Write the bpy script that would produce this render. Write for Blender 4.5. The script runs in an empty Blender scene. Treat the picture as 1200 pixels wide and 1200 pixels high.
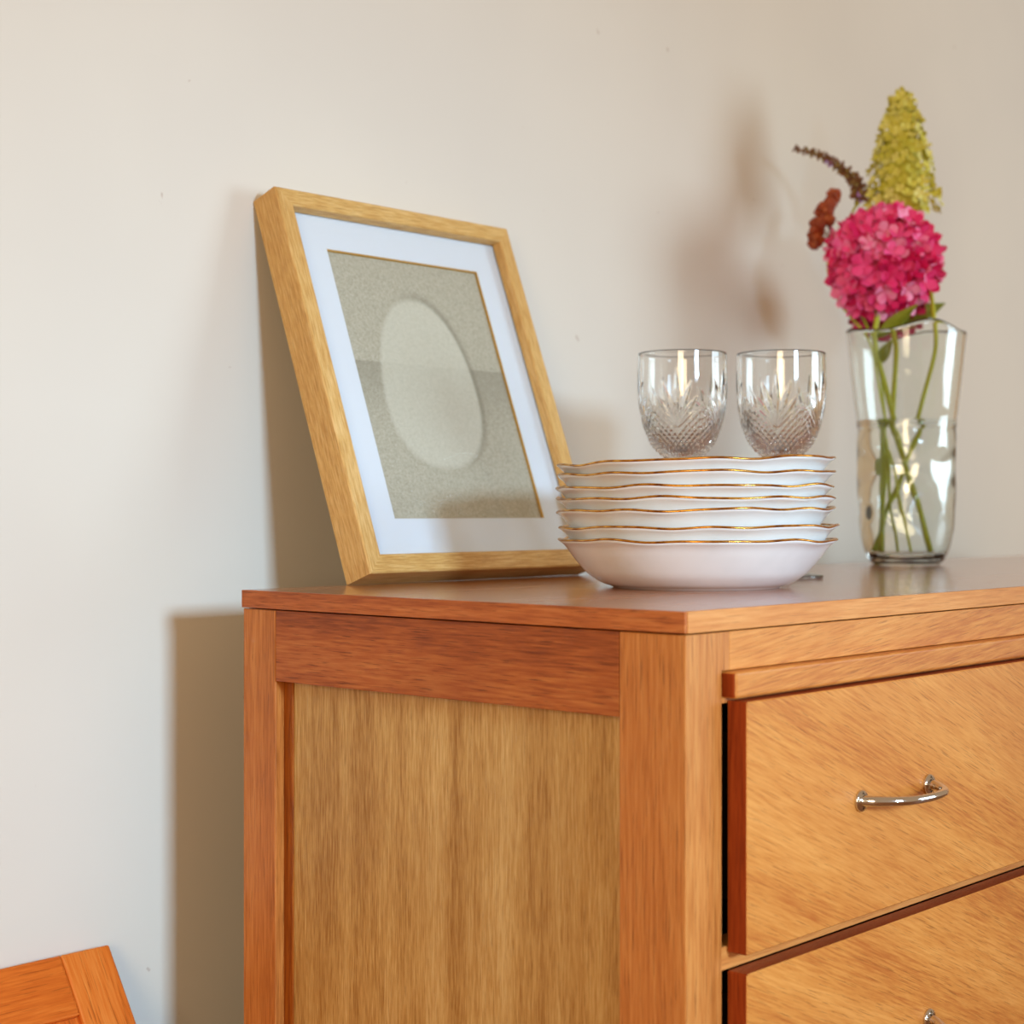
import bpy, bmesh, math, random
from mathutils import Vector, Matrix, noise

sc = bpy.context.scene
col = sc.collection
R = math.radians
T = 0.80            # height of the sideboard top
WY = 0.550          # plane of the back wall

# ------------------------------------------------------------------ camera
cam_d = bpy.data.cameras.new('camera')
cam = bpy.data.objects.new('camera', cam_d)
col.objects.link(cam)
cam.location = (-0.8448, -0.6193, T + 0.0626)
cam.rotation_euler = (R(90), 0, -math.atan2(.742, .6704))
cam_d.sensor_width = 36
cam_d.lens = 1980 * 36 / 1200
cam_d.shift_y = -2 / 1200
cam_d.clip_start = .02
cam_d.dof.use_dof = True
cam_d.dof.focus_distance = 1.27
cam_d.dof.aperture_fstop = 7.0
sc.camera = cam

# ------------------------------------------------------------------ world, windows, exposure
sc.view_settings.view_transform = 'Standard'
sc.view_settings.look = 'None'
sc.view_settings.gamma = 1
sc.view_settings.use_curve_mapping = False
sc.view_settings.exposure = 0.0
w = bpy.data.worlds.new('room_light')
sc.world = w
w.use_nodes = True
w.node_tree.nodes['Background'].inputs[0].default_value = (1.0, .66, .38, 1)
w.node_tree.nodes['Background'].inputs[1].default_value = .47


def area(name, loc, target, sx, sy, power, color):
    d = bpy.data.lights.new(name, 'AREA')
    d.shape = 'RECTANGLE'
    d.size, d.size_y = sx, sy
    d.energy = power
    d.color = color
    o = bpy.data.objects.new(name, d)
    col.objects.link(o)
    o.location = loc
    o.rotation_euler = (Vector(target) - Vector(loc)).to_track_quat('-Z', 'Y').to_euler()
    return o


wf = area('window_light_front', (-.40, -2.35, 1.33), (-.02, .45, .64), .42, .32, 5.6, (.50, .75, 1.0))
wf.data.spread = R(48)
wr = area('window_light_right', (2.55, -2.05, 1.28), (1.15, .5, 1.15), 1.3, 1.2, 17.5, (.66, .86, 1.0))
wr.data.spread = R(105)
area('warm_fill_left', (-2.7, -1.6, 1.35), (-.1, .45, .9), .9, 1.3, 41, (1.0, .80, .52))  # added warm fill that lifts the shadows from the left, no actual lamp
try:
    sc.cycles.use_denoising = True
except Exception:
    pass


# ------------------------------------------------------------------ node helper
class E:
    """socket expression"""
    def __init__(s, nt, sock): s.nt, s.s = nt, sock
    def _m(s, op, *a):
        n = s.nt.nodes.new('ShaderNodeMath'); n.operation = op
        for i, x in enumerate((s,) + a):
            if isinstance(x, E): s.nt.links.new(x.s, n.inputs[i])
            else: n.inputs[i].default_value = x
        return E(s.nt, n.outputs[0])
    def __add__(s, o): return s._m('ADD', o)
    def __sub__(s, o): return s._m('SUBTRACT', o)
    def __mul__(s, o): return s._m('MULTIPLY', o)
    def __truediv__(s, o): return s._m('DIVIDE', o)
    def __pow__(s, o): return s._m('POWER', o)
    def abs(s): return s._m('ABSOLUTE')
    def lt(s, o): return s._m('LESS_THAN', o)
    def gt(s, o): return s._m('GREATER_THAN', o)
    def smooth(s, a, b):
        n = s.nt.nodes.new('ShaderNodeMapRange'); n.interpolation_type = 'SMOOTHSTEP'
        s.nt.links.new(s.s, n.inputs[0])
        n.inputs[1].default_value, n.inputs[2].default_value = a, b
        return E(s.nt, n.outputs[0])


def lin(c):
    return tuple(((x / 255) / 12.92 if x / 255 <= .04045 else ((x / 255 + .055) / 1.055) ** 2.4) for x in c)


class Mat:
    def __init__(s, name):
        s.m = bpy.data.materials.new(name); s.m.use_nodes = True
        s.nt = s.m.node_tree
        s.b = s.nt.nodes['Principled BSDF']
    def n(s, t): return s.nt.nodes.new(t)
    def link(s, a, b): s.nt.links.new(a.s if isinstance(a, E) else a, b)
    def set(s, **k):
        for a, v in k.items():
            s.b.inputs[a.replace('_', ' ')].default_value = v
        return s
    def objcoord(s):
        return s.n('ShaderNodeTexCoord').outputs['Object']
    def mapping(s, vec, scale=(1, 1, 1), rot=(0, 0, 0), rnd=0):
        mp = s.n('ShaderNodeMapping')
        mp.inputs['Scale'].default_value = scale
        mp.inputs['Rotation'].default_value = rot
        s.link(vec, mp.inputs[0])
        if rnd:
            oi = s.n('ShaderNodeObjectInfo')
            mu = s.n('ShaderNodeVectorMath'); mu.operation = 'SCALE'
            mu.inputs[0].default_value = (rnd, rnd * 1.7, rnd * .6)
            s.link(oi.outputs['Random'], mu.inputs['Scale'])
            s.link(mu.outputs[0], mp.inputs['Location'])
        return mp.outputs[0]
    def noise(s, vec, scale, detail=3, rough=.5):
        t = s.n('ShaderNodeTexNoise')
        t.inputs['Scale'].default_value = scale
        t.inputs['Detail'].default_value = detail
        t.inputs['Roughness'].default_value = rough
        s.link(vec, t.inputs['Vector'])
        return E(s.nt, t.outputs[0])
    def ramp(s, fac, stops):
        r = s.n('ShaderNodeValToRGB')
        el = r.color_ramp.elements
        while len(el) < len(stops): el.new(.5)
        for e, (p, c) in zip(el, stops):
            e.position = p; e.color = (*c, 1)
        s.link(fac, r.inputs[0])
        return r.outputs[0]
    def mix(s, fac, a, b, mode='MIX'):
        m = s.n('ShaderNodeMix'); m.data_type = 'RGBA'; m.blend_type = mode
        for x, i in ((fac, 0), (a, 6), (b, 7)):
            if isinstance(x, (int, float)): m.inputs[i].default_value = x
            elif isinstance(x, tuple): m.inputs[i].default_value = (*x, 1)
            else: s.link(x, m.inputs[i])
        return m.outputs[2]
    def color(s, c): s.link(c, s.b.inputs['Base Color']); return s
    def bump(s, h, strength=.2, dist=.001):
        b = s.n('ShaderNodeBump')
        b.inputs['Strength'].default_value = strength
        b.inputs['Distance'].default_value = dist
        s.link(h, b.inputs['Height'])
        s.link(b.outputs[0], s.b.inputs['Normal'])
        return s


def wood(name, dark, mid, light, axis='x', rough=.42, coarse=14, pores=.55, tilt=(0, 0, 0), spec=.28, figure=.5, coat=0, bump=.12):
    """oak-like grain running along one axis of the object"""
    M = Mat(name)
    st = {'x': (.06, 1, 1), 'y': (1, .06, 1), 'z': (1, 1, .06)}[axis]
    base = M.mapping(M.objcoord(), (1, 1, 1), tilt, rnd=7.3)
    v = M.mapping(base, st)
    broad = M.noise(v, coarse * 1.4, 4, .55)
    fine = M.noise(v, coarse * 30, 3, .6)
    st2 = tuple(.034 if q < 1 else 1 for q in st)
    pv = M.mapping(base, st2)
    por = M.noise(pv, coarse * 66, 3, .55)
    f = broad * figure + fine * (1 - figure)
    c = M.ramp(f, [(.35, lin(dark)), (.5, lin(mid)), (.65, lin(light))])
    pf = por.smooth(.57, .68) * pores
    dk = tuple(x * .4 for x in lin(dark))
    c = M.mix(pf, c, dk)
    blot = M.noise(base, 9, 2).smooth(.3, .75)
    c = M.mix(blot * .22, c, lin(dark))
    M.color(c)
    M.set(Roughness=rough, Specular_IOR_Level=spec)
    M.bump(por * -1.0 + fine * .4, bump, .0006)
    if coat:
        M.set(Coat_Weight=coat, Coat_Roughness=.16, Coat_IOR=1.5)
    return M.m


OR_D, OR_M, OR_L = (158, 88, 34), (192, 118, 54), (210, 142, 74)
mat = {}
mat['post'] = wood('sideboard_oak_upright', OR_D, OR_M, OR_L, 'z')
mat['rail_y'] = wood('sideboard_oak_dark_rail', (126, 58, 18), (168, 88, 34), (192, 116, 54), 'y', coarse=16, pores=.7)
mat['top'] = wood('sideboard_oak_top', (140, 70, 30), (176, 98, 46), (196, 122, 66), 'x', rough=.35, coat=1.0, bump=.03)
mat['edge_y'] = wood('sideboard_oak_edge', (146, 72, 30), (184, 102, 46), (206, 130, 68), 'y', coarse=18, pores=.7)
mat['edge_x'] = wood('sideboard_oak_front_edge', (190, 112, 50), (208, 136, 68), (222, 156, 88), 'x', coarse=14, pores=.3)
mat['front_x'] = wood('sideboard_oak_front_rail', (180, 100, 40), (206, 132, 60), (220, 152, 78), 'x', coarse=18, pores=.45, tilt=(0, R(6), 0))
mat['drawer'] = wood('drawer_diagonal_veneer', (178, 98, 38), (206, 134, 60), (222, 154, 78), 'x', coarse=18, pores=.5, tilt=(0, R(-23), 0))
mat['drawer_edge'] = wood('drawer_dark_red_edge', (120, 40, 8), (150, 58, 16), (166, 74, 26), 'z', coarse=16, pores=.3)  # darker, redder faces round the drawer fronts and at the moulding ends
mat['veneer'] = wood('side_panel_veneer', (150, 102, 46), (192, 150, 86), (216, 182, 122), 'z', coarse=26, pores=.4, figure=.5)
mat['dark_strip'] = wood('side_panel_strip', (110, 48, 8), (150, 76, 12), (176, 102, 30), 'z')
mat['inside'] = wood('carcass_gap_shade', (22, 14, 9), (30, 19, 12), (38, 25, 16), 'x')  # near-black colour paints in the shade behind the drawer gaps
mat['frame_z'] = wood('frame_pale_oak_upright', (180, 130, 66), (208, 164, 96), (226, 190, 128), 'z', coarse=26, pores=.45, rough=.5, figure=.25)
mat['frame_x'] = wood('frame_pale_oak_across', (184, 136, 72), (208, 166, 98), (226, 192, 130), 'x', coarse=26, pores=.45, rough=.5, figure=.25)
mat['board_z'] = wood('orange_board_upright', (190, 88, 22), (216, 114, 38), (228, 138, 60), 'z')
mat['board_x'] = wood('orange_board_across', (190, 88, 22), (216, 114, 38), (228, 138, 60), 'x')
mat['floor'] = wood('oak_floor', (120, 74, 36), (160, 104, 58), (184, 130, 80), 'x', coarse=6)


def simple(name, c, rough=.5, metal=0., bumps=0, bscale=40, **k):
    M = Mat(name)
    M.set(Base_Color=(*lin(c), 1), Roughness=rough, Metallic=metal, **k)
    if bumps:
        M.bump(M.noise(M.objcoord(), bscale, 4), bumps, .001)
    return M.m


# painted wall: cream, faintly uneven, with a few small scuffs
M = Mat('cream_wall_paint')
o = M.objcoord()
c = M.mix(M.noise(o, 3.0, 3).smooth(.3, .7), lin((222, 215, 202)), lin((217, 210, 198)))
spots = M.noise(o, 55, 2).smooth(.765, .80)
c = M.mix(spots * .35, c, lin((150, 110, 80)))
M.color(c).set(Roughness=.75, Specular_IOR_Level=.25)
M.bump(M.noise(o, 70, 4), .05, .001)
mat['wall'] = M.m
mat['white_trim'] = simple('white_trim_paint', (232, 228, 220), .5, bumps=.05)

M = Mat('glazed_porcelain')
c = M.mix(M.noise(M.objcoord(), 30, 2).smooth(.35, .7), lin((236, 237, 236)), lin((229, 231, 230)))
M.color(c).set(Roughness=.12, Specular_IOR_Level=.6)
mat['porcelain'] = M.m
M = Mat('worn_gilding')
c = M.ramp(M.noise(M.objcoord(), 120, 3), [(.3, lin((150, 88, 30))), (.5, lin((214, 152, 62))), (.7, lin((240, 190, 100)))])
M.color(c).set(Metallic=1.0, Roughness=.22)
mat['gold'] = M.m
mat['gilt_line'] = simple('gilt_mat_bevel', (206, 160, 74), .4, .5, bumps=.05)
mat['matboard'] = simple('white_mat_board', (226, 230, 238), .8, bumps=.06, bscale=300)
mat['backing'] = simple('grey_backing_board', (120, 100, 80), .9, bumps=.1)
mat['chrome'] = simple('chrome', (214, 214, 216), .10, 1.0, bumps=.01)


def glass_mat(name, ior, tint=(1, 1, 1), rough=0.0):
    M = Mat(name)
    M.set(Base_Color=(*tint, 1), Roughness=rough, IOR=ior, Transmission_Weight=1.0)
    return M.m


mat['crystal'] = glass_mat('lead_crystal', 1.53, (.985, .99, .985))
mat['vase_glass'] = glass_mat('blown_glass', 1.47, (.96, .985, .965))
mat['water'] = glass_mat('water', 1.33, (.985, .99, .975))

# thin picture glass: clear with a Fresnel reflection
M = Mat('picture_glass')
lw = M.n('ShaderNodeLayerWeight'); lw.inputs[0].default_value = .5
fr = E(M.nt, lw.outputs['Facing']) ** 5.0 * .45 + .025
tr = M.n('ShaderNodeBsdfTransparent'); tr.inputs[0].default_value = (.97, .98, .98, 1)
gl = M.n('ShaderNodeBsdfGlossy'); gl.inputs['Roughness'].default_value = .02
mx = M.n('ShaderNodeMixShader')
M.link(fr, mx.inputs[0]); M.link(tr.outputs[0], mx.inputs[1]); M.link(gl.outputs[0], mx.inputs[2])
M.link(mx.outputs[0], M.nt.nodes['Material Output'].inputs[0])
mat['pane'] = M.m

# the print: a grainy grey sheet with a pale pebble shape and a horizon line
M = Mat('grainy_pebble_print')
o = M.objcoord()
sp = M.n('ShaderNodeSeparateXYZ'); M.link(o, sp.inputs[0])
ux, vz = E(M.nt, sp.outputs[0]), E(M.nt, sp.outputs[2])
dx = (ux - .1455) - (vz - .185) * .06
dz = vz - .1845
wid = dz * -.10 + .0595
d = ((dx / wid).abs() ** 2.25 + (dz / .0835).abs() ** 2.25) ** .444
grain = M.noise(o, 900, 2, .7)
grain2 = M.noise(o, 340, 2, .7)
base = M.ramp(grain * .6 + grain2 * .4, [(.3, lin((150, 142, 122))), (.5, lin((184, 176, 156))), (.68, lin((204, 196, 178)))])
below = vz.lt(.2015) * vz.smooth(.13, .2015)
c = M.mix(below * .42, base, lin((128, 122, 106)))
side = (dx * .8 + dz * .25).smooth(-.012, .05)
halo = (d.smooth(1.15, .98)) * side
c = M.mix(halo * .6, c, lin((104, 96, 76)))
eggc = M.ramp(grain * .6 + grain2 * .4, [(.3, lin((186, 180, 160))), (.5, lin((204, 198, 180))), (.7, lin((214, 208, 192)))])
eggc = M.mix(below * .10, eggc, lin((150, 146, 128)))
c = M.mix(d.smooth(1.05, .95), c, eggc)
M.color(c).set(Roughness=.9)
mat['print'] = M.m


# ------------------------------------------------------------------ mesh helpers
def link(name, me, m=None, parent=None, smooth=False):
    ob = bpy.data.objects.new(name, me)
    col.objects.link(ob)
    if m is not None and not me.materials: me.materials.append(m)
    if parent is not None: ob.parent = parent
    if smooth:
        for p in me.polygons: p.use_smooth = True
    return ob


def mesh(name, verts, faces, m, parent=None, smooth=False):
    me = bpy.data.meshes.new(name)
    me.from_pydata([tuple(v) for v in verts], [], faces)
    me.update()
    return link(name, me, m, parent, smooth)


def frombm(name, bm, m, parent=None, smooth=False):
    bmesh.ops.recalc_face_normals(bm, faces=bm.faces[:])
    me = bpy.data.meshes.new(name)
    bm.to_mesh(me); bm.free()
    return link(name, me, m, parent, smooth)


def addbox(bm, x0, x1, y0, y1, z0, z1, bev=0, seg=2):
    b2 = bmesh.new()
    vs = bmesh.ops.create_cube(b2, size=1)['verts']
    for v in vs:
        v.co = Vector(((x0 + x1) / 2 + v.co.x * (x1 - x0), (y0 + y1) / 2 + v.co.y * (y1 - y0), (z0 + z1) / 2 + v.co.z * (z1 - z0)))
    if bev:
        bmesh.ops.bevel(b2, geom=b2.edges[:], offset=bev, segments=seg, affect='EDGES', profile=.5)
    tmp = bpy.data.meshes.new('tmp'); b2.to_mesh(tmp); b2.free()
    bm.from_mesh(tmp); bpy.data.meshes.remove(tmp)


def boxes(name, lst, m, parent=None, bev=.0008, seg=2):
    bm = bmesh.new()
    for b in lst: addbox(bm, *b, bev, seg)
    return frombm(name, bm, m, parent)


def tube(bm, pts, rad, n=8, caps=True):
    pts = [Vector(p) for p in pts]
    rr = rad if isinstance(rad, (list, tuple)) else [rad] * len(pts)
    rings = []
    ref = Vector((0, 0, 1))
    t0 = (pts[1] - pts[0]).normalized()
    if abs(t0.dot(ref)) > .9: ref = Vector((1, 0, 0))
    for i, p in enumerate(pts):
        t = (pts[min(i + 1, len(pts) - 1)] - pts[max(i - 1, 0)]).normalized()
        a = (ref - t * ref.dot(t)).normalized()
        ref = a
        b = t.cross(a)
        rings.append([bm.verts.new(p + (a * math.cos(k / n * 6.28319) + b * math.sin(k / n * 6.28319)) * rr[i]) for k in range(n)])
    for i in range(len(rings) - 1):
        for k in range(n):
            bm.faces.new((rings[i][k], rings[i][(k + 1) % n], rings[i + 1][(k + 1) % n], rings[i + 1][k]))
    if caps:
        bm.faces.new(rings[0][::-1]); bm.faces.new(rings[-1])


def bez(ps, n=24):
    """Catmull-Rom through points"""
    ps = [Vector(p) for p in ps]
    q = [ps[0] * 2 - ps[1]] + ps + [ps[-1] * 2 - ps[-2]]
    out = []
    for i in range(1, len(q) - 2):
        for k in range(n):
            t = k / n
            a, b, c, d = q[i - 1], q[i], q[i + 1], q[i + 2]
            out.append(.5 * ((2 * b) + (c - a) * t + (2 * a - 5 * b + 4 * c - d) * t * t + (3 * b - a - 3 * c + d) * t ** 3))
    out.append(ps[-1])
    return out


def resample(prof, n):
    """smooth profile -> n points"""
    pts = bez([(r, 0, z) for r, z in prof], 12)
    L = [0]
    for a, b in zip(pts, pts[1:]): L.append(L[-1] + (b - a).length)
    out = []; j = 0
    for i in range(n):
        s = L[-1] * i / (n - 1)
        while j < len(L) - 2 and L[j + 1] < s: j += 1
        f = (s - L[j]) / max(1e-9, L[j + 1] - L[j])
        p = pts[j].lerp(pts[j + 1], min(1, f))
        out.append((max(p.x, 0), p.z))
    return out


def lathe(name, prof, seg, m, parent=None, mod=None, smooth=True):
    """prof: list of (r, z) from axis to axis; mod(r, z, th, i) -> (r, z)"""
    verts, faces, idx = [], [], []
    for i, (r, z) in enumerate(prof):
        if r < 1e-5:
            idx.append([len(verts)] * seg); verts.append((0, 0, z)); continue
        row = []
        for k in range(seg):
            th = k / seg * 2 * math.pi
            a, b = mod(r, z, th, i) if mod else (r, z)
            row.append(len(verts)); verts.append((a * math.cos(th), a * math.sin(th), b))
        idx.append(row)
    for i in range(len(prof) - 1):
        A, B = idx[i], idx[i + 1]
        for k in range(seg):
            q = (k + 1) % seg
            f = [A[k], A[q], B[q], B[k]]
            u = []
            for x in f:
                if x not in u: u.append(x)
            if len(u) > 2: faces.append(u)
    return mesh(name, verts, faces, m, parent, smooth)


def thing(name, label, cat, loc=(0, 0, 0), rot=(0, 0, 0), group=None):
    e = bpy.data.objects.new(name, None)
    col.objects.link(e)
    e.empty_display_size = .05
    e.location = loc; e.rotation_euler = rot
    e['label'] = label; e['category'] = cat
    if group: e['group'] = group
    return e


def struct(ob):
    ob['kind'] = 'structure'
    return ob


# ------------------------------------------------------------------ room
struct(boxes('wall_back', [(-4, 5, WY, WY + .12, 0, 2.7)], mat['wall'], bev=0))
struct(boxes('floor', [(-4, 5, -3.2, WY + .12, -.06, 0)], mat['floor'], bev=0))
struct(boxes('baseboard_back', [(-4, 5, WY - .014, WY, 0, .09)], mat['white_trim'], bev=.003))

# ------------------------------------------------------------------ sideboard
W, D = 1.50, .43
sb = thing('sideboard', 'orange oak sideboard with paneled side and protruding drawers', 'sideboard')
tp = boxes('top', [(.0015, W - .0015, .0015, D, T - .0137, T)], mat['top'], sb, bev=.0004, seg=1)
boxes('edge_band', [(-.001, .0015, -.0005, D, T - .0137, T)], mat['edge_y'], tp, bev=.0006, seg=2)
boxes('edge_band', [(W - .0015, W + .001, -.0005, D, T - .0137, T)], mat['edge_y'], tp, bev=.0006)
boxes('edge_band', [(.0015, W - .0015, -.001, .0015, T - .0137, T)], mat['edge_x'], tp, bev=.0004)
PT = T - .0146
PW, PD = .0393, .0523
# uprights
boxes('post', [(0.0005, PW, 0, PD, 0, PT), (PW - .001, .0477, 0, .02, T - .0395, PT)], mat['post'], sb)
boxes('post', [(W - PW, W - .0005, 0, PD, 0, PT), (W - .0477, W - PW + .001, 0, .02, T - .0395, PT)], mat['post'], sb)
boxes('post', [(0.0005, PW, .3907, D - .0005, 0, PT)], mat['post'], sb)
boxes('post', [(W - PW, W - .0005, .3907, D - .0005, 0, PT)], mat['post'], sb)
boxes('post', [(.73, .77, .0, .0395, .13, PT - .026)], mat['post'], sb)
for s in (0, 1):
    mx_ = (lambda a, b: (a, b)) if s == 0 else (lambda a, b: (W - b, W - a))
    boxes('side_rail', [(*mx_(.0005, .020), PD + .0004, .3903, T - .0693, PT)], mat['rail_y'], sb, bev=.0006)
    boxes('side_rail', [(*mx_(.0005, .020), PD, .3907, .13, .19)], mat['rail_y'], sb)
    boxes('side_panel', [(*mx_(.0105, .0165), PD - .005, .386, .16, T - .06)], mat['veneer'], sb, bev=0)
    boxes('panel_strip', [(*mx_(.0090, .0108), .3800, .3906, .19, T - .0694)], mat['dark_strip'], sb, bev=.0005)  # narrow dark brown strip along the rear edge of the panel
# front rails
boxes('front_rail', [(.0478, W - .0478, .0003, .020, T - .0395, PT)], mat['front_x'], sb, bev=.0006)
mould = boxes('moulding', [(.0425, W - .0425, -.0085, .012, T - .0570, T - .0399)], mat['front_x'], sb, bev=.0022, seg=3)
mould.data.materials.append(mat['drawer_edge'])
for p in mould.data.polygons:
    if abs(p.normal.x) > .8: p.material_index = 1
boxes('front_rail', [(PW, W - PW, .0005, .018, T - .0600, T - .0565)], mat['post'], sb, bev=0)
DH, PITCH, D0 = .1600, .1718, .0584
for r in range(1, 4):
    zt = T - D0 - PITCH * r + .0105
    boxes('front_rail', [(PW - .0005, .7305, .0004, .020, zt - .0100, zt + .0048), (.7695, W - PW + .0005, .0004, .020, zt - .0100, zt + .0048)], mat['edge_x'], sb, bev=.0004)
boxes('bottom_rail', [(PW, W - PW, .001, .020, .13, .165)], mat['front_x'], sb)
boxes('bottom_board', [(.02, W - .02, .02, .42, .14, .152)], mat['inside'], sb)
boxes('back_board', [(.03, W - .03, .415, .425, .13, PT)], mat['inside'], sb)


def drawer(x0, x1, zt):
    bm = bmesh.new()
    addbox(bm, x0, x1, -.0155, -.0002, zt - DH, zt, .0007, 1)
    addbox(bm, x0 + .03, x1 - .03, .021, .36, zt - DH + .025, zt - .025, 0)
    addbox(bm, x0 + .03, x1 - .03, -.001, .022, zt - DH + .03, zt - .03, 0)
    dr = frombm('drawer', bm, mat['drawer'], sb)
    dr.data.materials.append(mat['drawer_edge']); dr.data.materials.append(mat['inside'])
    for p in dr.data.polygons:
        if p.center.y > -.0004: p.material_index = 2  # drawer box gets the painted gap shade
        elif abs(p.normal.y) < .6: p.material_index = 1
    for hx in (x0 + .1376, x1 - .1376 - .096):
        zc = zt - .0796
        bm = bmesh.new()
        P = bez([(hx, -.0155, zc), (hx + .006, -.027, zc), (hx + .022, -.0405, zc), (hx + .048, -.0450, zc), (hx + .074, -.0405, zc), (hx + .090, -.027, zc), (hx + .096, -.0155, zc)], 8)
        n_ = len(P)
        tube(bm, P, [.0042 - .0012 * math.sin(math.pi * i / (n_ - 1)) for i in range(n_)], 14)
        frombm('handle', bm, mat['chrome'], dr, True)
        for xx in (hx, hx + .096):
            bm = bmesh.new()
            rr = [(.0058, -.0150), (.0072, -.0152), (.0076, -.0165), (.0070, -.0180), (.0052, -.0184), (.0050, -.0168), (.0036, -.0166)]
            tube(bm, [(xx, y, zc) for _, y in rr], [q for q, _ in rr], 24)
            frombm('handle_rose', bm, mat['chrome'], dr, True)


for cx0, cx1 in ((.0446, .722), (.778, W - .0446)):
    for r in range(3):
        drawer(cx0, cx1, T - D0 - PITCH * r)

# ------------------------------------------------------------------ picture frame
FW, FH, FD, FF = .3005, .3560, .0310, .0166
pf = thing('picture_frame', 'pale oak framed print of a grey pebble shape leaning on the wall', 'picture frame', (.1084, .4275, T + .0002), (R(-20), 0, 0))


def mitred(name, a, b, inward, m):
    """one side of the frame, with 45 degree ends; local frame x across, z up, front at -y"""
    a, b, inward = Vector(a), Vector(b), Vector(inward)
    t = (b - a).normalized()
    # section: (offset inward, depth y)
    sec = [(0, 0), (0, -FD + .0012), (.0012, -FD), (FF - .0010, -FD), (FF, -FD + .0010), (FF, -.0207), (.006, -.0207), (.006, 0)]
    v, f = [], []
    for p, sgn in ((a, 1), (b, -1)):
        for o_, y in sec:
            q = p + inward * o_ + t * (o_ * sgn)
            v.append((q.x, y, q.z))
    n_ = len(sec)
    for i in range(n_):
        j = (i + 1) % n_
        f.append((i, j, n_ + j, n_ + i))
    f.append(tuple(range(n_))[::-1]); f.append(tuple(range(n_, 2 * n_)))
    bm = bmesh.new()
    vs = [bm.verts.new(x) for x in v]
    for q in f: bm.faces.new([vs[i] for i in q])
    frombm(name, bm, m, pf)


mitred('frame_side', (0, 0, 0), (0, 0, FH), (1, 0, 0), mat['frame_z'])
mitred('frame_side', (FW, 0, 0), (FW, 0, FH), (-1, 0, 0), mat['frame_z'])
mitred('frame_side', (0, 0, FH), (FW, 0, FH), (0, 0, -1), mat['frame_x'])
mitred('frame_side', (0, 0, 0), (FW, 0, 0), (0, 0, 1), mat['frame_x'])
boxes('backing_board', [(.0065, FW - .0065, -.0115, -.004, .0065, FH - .0065)], mat['backing'], pf, bev=0)
# mat board with a window
U0, U1, V0, V1 = .0557, .2503, .0520, .3075
bm = bmesh.new()
g0, g1 = .0063, .0063
out = [(g0, g1), (FW - g0, g1), (FW - g0, FH - g1), (g0, FH - g1)]
inn = [(U0, V0), (U1, V0), (U1, V1), (U0, V1)]
yF, yB = -.0187, -.0170
vo = [bm.verts.new((x, yF, z)) for x, z in out]; vi = [bm.verts.new((x, yF, z)) for x, z in inn]
wo = [bm.verts.new((x, yB, z)) for x, z in out]; wi = [bm.verts.new((x, yB, z)) for x, z in inn]
for i in range(4):
    j = (i + 1) % 4
    bm.faces.new((vo[i], vo[j], vi[j], vi[i])); bm.faces.new((wo[i], wi[i], wi[j], wo[j]))
    bm.faces.new((vo[i], wo[i], wo[j], vo[j])); bm.faces.new((vi[i], vi[j], wi[j], wi[i]))
mb = frombm('mat_board', bm, mat['matboard'], pf)
L_ = .0012
boxes('gilt_bevel', [(U0, U1, yF - .0003, yB, V1 - L_, V1 + .0004), (U1 - L_, U1 + .0004, yF - .0003, yB, V0, V1)], mat['gilt_line'], mb, bev=0)
boxes('print', [(U0 - .004, U1 + .004, -.0168, -.0120, V0 - .004, V1 + .004)], mat['print'], pf, bev=0)
boxes('glass_pane', [(.0066, FW - .0066, -.0205, -.0192, .0066, FH - .0066)][:1], mat['pane'], pf, bev=0)

# ------------------------------------------------------------------ stack of bowls
BR = .1122
outer = [(.0600, .0022), (.0615, 0), (.0665, 0), (.0690, .0012), (.0770, .0040), (.0873, .0105), (.0942, .0176), (.1012, .0262), (.1056, .0322), (.1082, .0350), (BR, .0380)]
out_fine = resample(outer[3:], 40)


def outer_z(r):
    for (r0, z0), (r1, z1) in zip(out_fine, out_fine[1:]):
        if r <= r1: return z0 + (z1 - z0) * max(0, (r - r0) / (r1 - r0))
    return out_fine[-1][1]


def bowl_profile(floor):
    """section of a bowl whose inside floor lies at the given height"""
    inn_ = [(BR - .0006, .0394)]
    for r, th_ in ((.1068, .0040), (.1020, .0041), (.0975, .0042), (.0930, .0043), (.0880, .0045), (.0830, .0050), (.0780, .0054)):
        inn_.append((r, max(outer_z(r) + th_, floor + (r - .0700) * .06)))
    inn_ += [(.0720, floor + .0001), (.0690, floor), (.0400, floor), (.0200, floor)]
    return [(0, .0030), (.0300, .0030)] + resample(outer[:4], 9) + resample(outer[3:], 22)[1:] + resample(inn_, 34) + [(0, floor)]


def scallop(seed):
    rnd = random.Random(seed)
    k1, k2, k3 = rnd.uniform(0, 6.28), rnd.uniform(0, 6.28), rnd.uniform(0, 6.28)
    def f(r, z, th):
        w_ = max(0, min(1, (r - .096) / (BR - .096)))
        w_ = w_ * w_
        r += w_ * (.0010 * math.cos(9 * th + k1) + .0005 * math.cos(4 * th + k3))
        z += w_ * (.0006 * math.cos(9 * th + k1 + .6) + .0005 * math.cos(5 * th + k2) + .0003 * math.cos(14 * th + k3))
        return r, z
    return f


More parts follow.
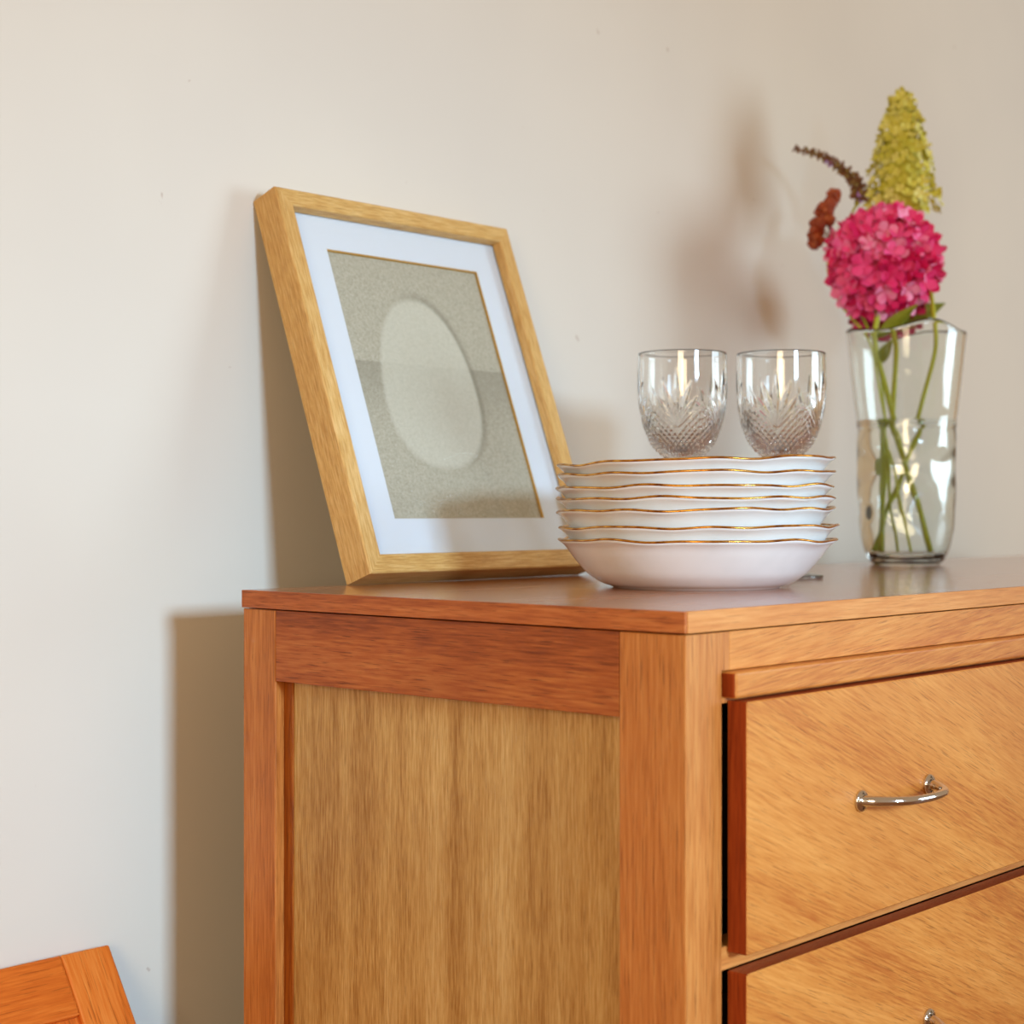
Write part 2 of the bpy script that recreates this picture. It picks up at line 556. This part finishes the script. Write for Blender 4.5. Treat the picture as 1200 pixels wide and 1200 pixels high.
bowl_h = [0, .0106, .0240, .0331, .0422, .0528, .0626]     # height of each foot above the sideboard
bowl_t = [0, .45, .60, .30, .40, .65, 1.60]              # tilt about the line of sight, degrees
bowl_o = [(0, 0), (.0012, -.0005), (-.0010, .0004), (-.0002, .0008), (-.0010, 0), (-.0006, .0004), (.0000, .0004)]
ordn = ['bottom bowl of the stack, resting on the sideboard', 'second from the bottom of the stack', 'third from the bottom of the stack', 'fourth bowl up, in the middle of the stack', 'third from the top of the stack', 'second from the top of the stack', 'topmost bowl of the stack']
BC = Vector((.2774, .1926))
view = Vector((.742, .6704, 0)); right = Vector((.6704, -.742, 0))
for i in range(7):
    sc_f = scallop(11 + i * 5)
    if i < 6:   # lowest point of the tilted foot above lands on this floor
        fl = (bowl_h[i + 1] - bowl_h[i]) - .0655 * math.sin(R(abs(bowl_t[i + 1] - bowl_t[i]))) + .0001
    else:
        fl = .0075
    p2 = BC + Vector((right.x, right.y)) * bowl_o[i][0] + Vector((view.x, view.y)) * bowl_o[i][1]
    lab = 'white wavy-rimmed porcelain bowl with gilt edge, ' + ordn[i]
    t = thing('bowl', lab, 'bowl', (p2.x, p2.y, T + bowl_h[i]), group='stack of gilt rimmed bowls')
    t.rotation_euler = Matrix.Rotation(-R(bowl_t[i]), 3, view).to_euler()
    lathe('body', bowl_profile(fl), 144, mat['porcelain'], t, lambda r, z, th, k: sc_f(r, z, th))
    bm = bmesh.new()
    ring = []
    nn = 180
    sec = [(.0002, -.0002), (.0009, .0002), (.0007, .0010), (-.0006, .0016), (-.0026, .0012), (-.0026, .0002)]
    for k in range(nn):
        th = k / nn * 2 * math.pi
        r_, z_ = sc_f(BR, .0385, th)
        ring.append([bm.verts.new(((r_ + a) * math.cos(th), (r_ + a) * math.sin(th), z_ + b)) for a, b in sec])
    for k in range(nn):
        A, B = ring[k], ring[(k + 1) % nn]
        for j in range(len(sec)):
            q = (j + 1) % len(sec)
            bm.faces.new((A[j], A[q], B[q], B[j]))
    frombm('gilt_rim', bm, mat['gold'], t, True)

# ------------------------------------------------------------------ cut crystal goblets
g_stem = [(0, .0010), (.0300, .0008), (.0370, .0000), (.0388, .0012), (.0380, .0028), (.0300, .0042), (.0190, .0066), (.0100, .0120), (.0068, .0220), (.0060, .0400), (.0066, .0600), (.0082, .0700), (.0088, .0740), (.0078, .0790), (.0070, .0880), (.0078, .0960)]
g_bowl = [(.0078, .0960), (.0105, .1030), (.0165, .1100), (.0240, .1165), (.0300, .1240), (.0351, .1358), (.0386, .1480), (.0405, .1620), (.0412, .1780), (.0411, .1920), (.0407, .2066)]
g_in = [(.0400, .2072), (.0392, .2060), (.0394, .1900), (.0392, .1700), (.0376, .1560), (.0345, .1440), (.0300, .1330), (.0230, .1245), (.0130, .1190), (.0050, .1172), (0, .1170)]
stem_p = resample(g_stem[1:], 60)
bowl_p = resample(g_bowl, 190)
gprof = [g_stem[0]] + stem_p + bowl_p[1:] + resample(g_in[:-1], 50) + [g_in[-1]]
i0, i1 = len(stem_p), len(stem_p) + 190


def cut(r, z, th, i):
    if not (i0 < i < i1) or z > .199 or z < .106: return r, z
    P = 2 * math.pi / 5
    tr_ = ((th + P / 2) % P) - P / 2
    x = tr_ * .039                      # arc across the fan
    zb = .1330 + abs(tr_) / (P / 2) * .0260
    if z < zb - .0012:
        p = .0066
        a = (x + (z - .13)) / p; b = (x - (z - .13)) / p
        ta = abs((a % 1) - .5) * 2; tb = abs((b % 1) - .5) * 2
        return r - .0021 * max(ta, tb) ** 1.3, z
    if z < zb + .0012:
        return r - .0011 * (1 - abs(z - zb) / .0012), z
    best = 0
    ax, az = x, z - .1370
    for ang, ln in ((0, .054), (-17, .046), (17, .046), (-33, .036), (33, .036), (-48, .028), (48, .028)):
        s_, c_ = math.sin(R(ang)), math.cos(R(ang))
        u = ax * s_ + az * c_; v = abs(ax * c_ - az * s_)
        if 0 < u < ln:
            wv = .0030 * math.sin(math.pi * (u / ln) ** .8) ** .8
            if v < wv: best = max(best, (1 - v / wv) * min(1, wv / .0018))
    return r - .0019 * best, z


gob = [((.4165, .3085), 'cut-crystal stemmed goblet on the sideboard, the nearer one to the picture frame', -.13),
       ((.4790, .2420), 'cut-crystal stemmed goblet on the sideboard, the nearer one to the flower vase', -.16)]
for (gx, gy), lab, rz in gob:
    g = lathe('goblet', gprof, 420, mat['crystal'], None, cut)
    g.location = (gx, gy, T + .0002)
    g.rotation_euler = (0, 0, rz)
    g['label'] = lab; g['category'] = 'goblet'; g['group'] = 'cut crystal goblets'

# ------------------------------------------------------------------ glass vase with water
VX, VY = .9089, .3513
v_out = [(.0300, .0004), (.0370, .0000), (.0395, .0016), (.0436, .0070), (.0493, .0212), (.0535, .0420), (.0552, .0606), (.0560, .1000), (.0563, .1592), (.0582, .1789), (.0628, .2184), (.0680, .2690)]
v_in = [(.0670, .2700), (.0650, .2680), (.0600, .2184), (.0552, .1789), (.0531, .1592), (.0526, .1000), (.0512, .0606), (.0480, .0420), (.0430, .0240), (.0340, .0150), (.0200, .0125), (0, .0120)]


def vmod(r, z, th, i, amp=1.0):
    if .03 < z < .158 and r > .03:
        rowh = .052
        q = (z - .034) / rowh
        row = math.floor(q)
        a = (th * 7 / (2 * math.pi) + .5 * (row % 2)) % 1 - .5
        b = q - row - .5
        dd = math.sqrt((a / .46) ** 2 + (b / .47) ** 2)
        if dd < 1: r -= amp * .0034 * math.cos(dd * math.pi / 2) ** 1.3
    w_ = max(0, (z - .20) / .07)
    z2 = z + w_ * w_ * (.0045 * math.sin(3 * th + 2.0) + .002 * math.sin(5 * th))
    return r * (1 + .01 * w_ * math.sin(3 * th + .5)), z2


vprof = [(0, .0006)] + resample(v_out, 80) + resample(v_in[:-1], 70) + [v_in[-1]]
vase = thing('vase', 'clear dimpled glass vase of water and cut flowers', 'vase', (VX, VY, T + .0002))
lathe('glass_body', vprof, 140, mat['vase_glass'], vase, vmod)
WL = .1661
w_in = [(0, .0118), (.0200, .0123), (.0342, .0148), (.0433, .0238), (.0483, .0418), (.0515, .0606), (.0529, .1000), (.0534, .1592), (.0541, WL)]
wprof = [w_in[0]] + resample(w_in[1:], 50) + [(.045, WL - .0006), (0, WL - .0006)]
lathe('water', wprof, 140, mat['water'], vase, vmod)


# ------------------------------------------------------------------ flowers
def rnd_color(name, stops, rough=.55, sss=.0):
    M = Mat(name)
    oi = M.n('ShaderNodeObjectInfo')
    nz = M.noise(M.objcoord(), 150, 2)
    f = E(M.nt, oi.outputs['Random']) * .75 + nz * .25
    M.color(M.ramp(f, [(p, lin(c)) for p, c in stops])).set(Roughness=rough)
    if sss:
        M.b.inputs['Subsurface Weight'].default_value = sss
        M.b.inputs['Subsurface Radius'].default_value = (.004, .002, .002)
    return M.m


mat['pink'] = rnd_color('pink_petal', [(.0, (212, 16, 96)), (.4, (238, 40, 124)), (.7, (250, 98, 166)), (.95, (255, 184, 220))])
mat['magenta'] = rnd_color('deep_pink_petal', [(.0, (168, 6, 62)), (.5, (204, 22, 88)), (.9, (228, 70, 124))])
mat['lime'] = rnd_color('lime_petal', [(.0, (190, 184, 46)), (.5, (218, 212, 84)), (.9, (236, 232, 140))])
mat['rust'] = rnd_color('rust_petal', [(.0, (118, 42, 14)), (.5, (158, 66, 22)), (.9, (184, 98, 44))])
mat['bract'] = rnd_color('brown_bract', [(.0, (92, 60, 36)), (.5, (130, 82, 52)), (.9, (146, 130, 70))])
mat['violet'] = rnd_color('violet_petal', [(.0, (150, 100, 190)), (.9, (190, 150, 220))])
mat['stem'] = rnd_color('green_stem', [(.0, (172, 182, 24)), (.9, (206, 212, 64))])
mat['leaf'] = rnd_color('green_leaf', [(.0, (70, 96, 24)), (.9, (150, 160, 40))])


def floret_mesh(name, m, petals, size, cup=.25, wide=.62):
    v, f = [(0, 0, 0)], []
    for p in range(petals):
        a = p / petals * 2 * math.pi
        ca, sa = math.cos(a), math.sin(a)
        rows = []
        for t, wd in ((.32, .55), (.66, 1.0), (.90, .72), (1.0, .25)):
            row = []
            for s in (-1, 0, 1):
                x = t * size; y = s * wd * wide * size * .62
                z = cup * size * t * t - abs(s) * .06 * size + (.05 * size if s == 0 else 0)
                row.append(len(v)); v.append((x * ca - y * sa, x * sa + y * ca, z + .02 * size * (p % 2)))
            rows.append(row)
        f += [(0, rows[0][0], rows[0][1]), (0, rows[0][1], rows[0][2])]
        for A, B in zip(rows, rows[1:]):
            f += [(A[0], B[0], B[1], A[1]), (A[1], B[1], B[2], A[2])]
    me = bpy.data.meshes.new(name)
    me.from_pydata(v, [], f); me.update()
    for q in me.polygons: q.use_smooth = True
    me.materials.append(m)
    return me


def blob_mesh(name, m, size, seed):
    bm = bmesh.new()
    bmesh.ops.create_icosphere(bm, subdivisions=2, radius=size)
    for v in bm.verts:
        v.co *= 1 + .35 * noise.noise(v.co / size * 1.6 + Vector((seed, 0, 0)))
    me = bpy.data.meshes.new(name); bm.to_mesh(me); bm.free()
    me.materials.append(m)
    return me


def put(name, me, parent, pos, nrm, spin, scale=1):
    ob = bpy.data.objects.new(name, me)
    col.objects.link(ob)
    ob.parent = parent
    q = Vector(nrm).normalized().to_track_quat('Z', 'Y') @ Matrix.Rotation(spin, 3, 'Z').to_quaternion()
    ob.location = pos
    ob.rotation_mode = 'QUATERNION'
    ob.rotation_quaternion = q
    ob.scale = (scale,) * 3
    return ob


def stem_part(parent, pts, rad, name='stem', m='stem', n=14):
    bm = bmesh.new()
    tube(bm, bez(pts, n), rad, 10)
    return frombm(name, bm, mat[m], parent, True)


def leaf_part(parent, base, tip, width, bend=.15, m='leaf'):
    base, tip = Vector(base), Vector(tip)
    ax = tip - base; L = ax.length; ax.normalize()
    sd = ax.cross(Vector((.3, -.6, .74))).normalized(); up = sd.cross(ax)
    v, f = [], []
    N_ = 9
    for i in range(N_):
        t = i / (N_ - 1)
        wd = width * math.sin(math.pi * min(1, t ** .75 * .97 + .02))
        for s in (-1, -.5, 0, .5, 1):
            v.append(base + ax * (t * L) + sd * (s * wd) + up * (abs(s) * wd * .35 - bend * L * t * t))
    for i in range(N_ - 1):
        for k in range(4):
            f.append((i * 5 + k, i * 5 + k + 1, i * 5 + k + 6, i * 5 + k + 5))
    o_ = mesh('leaf', v, f, mat[m], parent, True)
    so = o_.modifiers.new('thickness', 'SOLIDIFY'); so.thickness = .0005
    return o_


pinkA = floret_mesh('pink_floret', mat['pink'], 4, .0120, .55, .80)
magA = floret_mesh('magenta_floret', mat['magenta'], 4, .0115, .55, .78)
limeA = floret_mesh('lime_floret', mat['lime'], 4, .0064, .30, .78)
VT = T + .0002
V = lambda x, y, z: (x, y, z)


def hydrangea(label, centre, rad, squash, n, me, stem_pts, seed, core):
    rn = random.Random(seed)
    h = thing('hydrangea', label, 'flower', (VX, VY, VT))
    c = Vector(centre)
    stem_part(h, stem_pts, .0032)
    bm = bmesh.new()
    bmesh.ops.create_icosphere(bm, subdivisions=3, radius=rad * .72)
    for v in bm.verts: v.co = Vector((v.co.x, v.co.y, v.co.z * squash)) + c
    frombm('flower_core', bm, mat[core], h, True)
    for i in range(n):
        z = 1 - 2 * (i + .5) / n
        a = i * 2.399963 + rn.uniform(-.1, .1)
        q = math.sqrt(1 - z * z)
        d_ = Vector((q * math.cos(a), q * math.sin(a), z))
        lump = 1 + .12 * noise.noise(d_ * 1.8 + Vector((seed, 0, 0))) + rn.uniform(-.06, .07)
        p = c + Vector((d_.x, d_.y, d_.z * squash)) * rad * lump * .93
        nn_ = d_ + Vector((rn.uniform(-.75, .75), rn.uniform(-.75, .75), rn.uniform(-.75, .75)))
        put('floret', me, h, p, nn_, rn.uniform(0, 6.28), rn.uniform(.85, 1.2))
    return h


def in_vase(mouth_deg, foot_z=.0165):
    """straight run of a stem from the vase floor to its mouth; every stem leans round the axis the same way, so none meet"""
    a_, b_ = R(mouth_deg), R(mouth_deg + 110)
    lo, hi = Vector((.030 * math.cos(b_), .030 * math.sin(b_), foot_z)), Vector((.040 * math.cos(a_), .040 * math.sin(a_), .250))
    return [lo.lerp(hi, k / 4) for k in range(5)]


h1 = hydrangea('large bright pink hydrangea head leaning over the vase rim', (-.0180, .0200, .3500), .0610, .98, 250, pinkA,
          in_vase(150) + [(-.0310, .0200, .285), (-.0220, .0200, .320)], 3, 'magenta')
leaf_part(h1, (-.0330, .0195, .2600), (-.0440, -.0400, .2960), .008, .08)
leaf_part(h1, (-.0320, .0210, .2300), (-.0440, -.0080, .2560), .007, .05)
h2 = hydrangea('smaller deep magenta hydrangea head behind the large pink one', (.0690, .0650, .3120), .0430, .85, 110, magA,
          in_vase(46) + [(.0350, .0360, .268), (.0490, .0460, .289), (.0600, .0550, .303)], 8, 'magenta')
leaf_part(h2, (.0370, .0370, .2740), (.1000, .0020, .3180), .014, .12)

# lime panicle hydrangea
rn = random.Random(21)
pn = thing('panicle_hydrangea', 'tall lime green hydrangea cone rising above the pink blooms', 'flower', (VX, VY, VT))
stem_part(pn, in_vase(-27) + [(.0430, -.0120, .290), (.0540, .0020, .335), (.0630, .0290, .395), (.0650, .0410, .450), (.0650, .0420, .540)], .0026)


def cone_r(t):
    return (.044 * (1 - t) ** .62 + .005) * min(1, .30 + t / .11)


PX, PY, PZ, PH = .0650, .0420, .4150, .1460
bm = bmesh.new()
tube(bm, [(PX, PY, PZ + k * PH / 20) for k in range(21)], [max(.002, cone_r(k / 20) * .64) for k in range(21)], 14)
frombm('flower_core', bm, mat['lime'], pn, True)
for i in range(260):
    t = i / 259
    z = PZ + t * PH
    rr = cone_r(t) * rn.uniform(.74, 1.05)
    a = i * 2.399963
    d_ = Vector((math.cos(a), math.sin(a), .35))
    put('floret', limeA, pn, (PX + rr * math.cos(a), PY + rr * math.sin(a), z + rn.uniform(-.002, .003)), d_ + Vector((rn.uniform(-.6, .6), rn.uniform(-.6, .6), rn.uniform(-.5, .5))), rn.uniform(0, 6.28), rn.uniform(.85, 1.25))

# arching flower spike
sp_ = thing('flower_spike', 'thin arching brown seed spike with a few violet florets', 'flower', (VX, VY, VT))
path = [(0.0277, 0.0768, 0.4367), (0.0243, 0.0806, 0.4551), (0.012, 0.0943, 0.4725), (-0.0052, 0.1132, 0.4878), (-0.0257, 0.136, 0.496)]
stem_part(sp_, in_vase(83) + [(.0080, .0540, .275), (.0140, .0720, .308), (.0200, .0890, .350), (.0200, .0920, .400)] + path[:1], .0014)
stem_part(sp_, path, .0012, name='spike_axis', m='bract')
brA = blob_mesh('bract', mat['bract'], .0034, 1)
viA = floret_mesh('violet_floret', mat['violet'], 4, .0034, .2, .8)
pp = bez(path, 16)
for i in range(110):
    t = i / 109
    p = pp[min(len(pp) - 2, int(t * (len(pp) - 1)))]
    a = i * 2.4
    sd = Vector((math.cos(a), .6 * math.cos(a * 1.3), math.sin(a))).normalized()
    k = 1.25 - .75 * t
    ob = put('bract', brA, sp_, p + sd * .0058 * k, sd, a, k)
    ob.scale = (k * .7, k * .7, k * 1.5)
for t, dx_, dz_ in ((.04, -.004, -.006), (.10, -.007, -.004), (.16, .003, -.007), (.66, -.002, -.007), (.72, .001, -.006)):
    p = pp[int(t * (len(pp) - 1))]
    put('floret', viA, sp_, p + Vector((dx_, -.004, dz_)), (-.5, -.8, -.2), t * 9, 1)

# rust sedum clusters
sd_ = thing('sedum', 'rust brown dried flower clusters beside the pink hydrangea', 'flower', (VX, VY, VT))
junction = Vector((-.0080, .0950, .3880))
stem_part(sd_, in_vase(108) + [(-.0130, .0520, .275), (-.0120, .0770, .303), (-.0050, .1010, .345), junction], .0014)
rsA = blob_mesh('rust_bud', mat['rust'], .0052, 5)
rn = random.Random(4)
clumps = [((-0.012, 0.088, 0.4347), 0.0065, 10), ((-0.0194, 0.0962, 0.4165), 0.009, 16), ((-0.0255, 0.103, 0.4003), 0.0078, 14), ((-0.0262, 0.1037, 0.3811), 0.007, 12), ((-0.0167, 0.0932, 0.4054), 0.006, 8), ((-0.0249, 0.1022, 0.3902), 0.0085, 14), ((-0.016, 0.0925, 0.4256), 0.006, 8)]
for c_, rad_, n_ in clumps:
    c_ = Vector(c_)
    stem_part(sd_, [junction, (junction + c_) / 2 + Vector((.001, .002, .002)), c_], .0008, name='stalk', m='bract', n=6)
    for i in range(n_):
        dv = Vector((rn.gauss(0, 1), rn.gauss(0, 1), rn.gauss(0, 1))).normalized() * rad_ * rn.uniform(.4, 1)
        put('bud', rsA, sd_, c_ + dv, dv, rn.uniform(0, 6), rn.uniform(.75, 1.25))

# ------------------------------------------------------------------ board on the floor
LEAN, BL = R(33.9), .606
by = WY - .0005 - BL * math.sin(LEAN)
bd = thing('leaning_board', 'orange wooden paneled board leaning on the wall beside the sideboard', 'board', (-.352, by, .0001), (-LEAN, 0, 0))
boxes('stile', [(0, .045, -.018, 0, 0, BL)], mat['board_z'], bd, bev=.002)
boxes('stile', [(.255, .30, -.018, 0, 0, BL)], mat['board_z'], bd, bev=.002)
boxes('rail', [(.045, .255, -.018, 0, 0, .05)], mat['board_x'], bd, bev=.002)
boxes('rail', [(.045, .255, -.018, 0, BL - .05, BL)], mat['board_x'], bd, bev=.002)
boxes('panel', [(.04, .26, -.012, -.005, .045, BL - .045)], mat['board_z'], bd, bev=0)
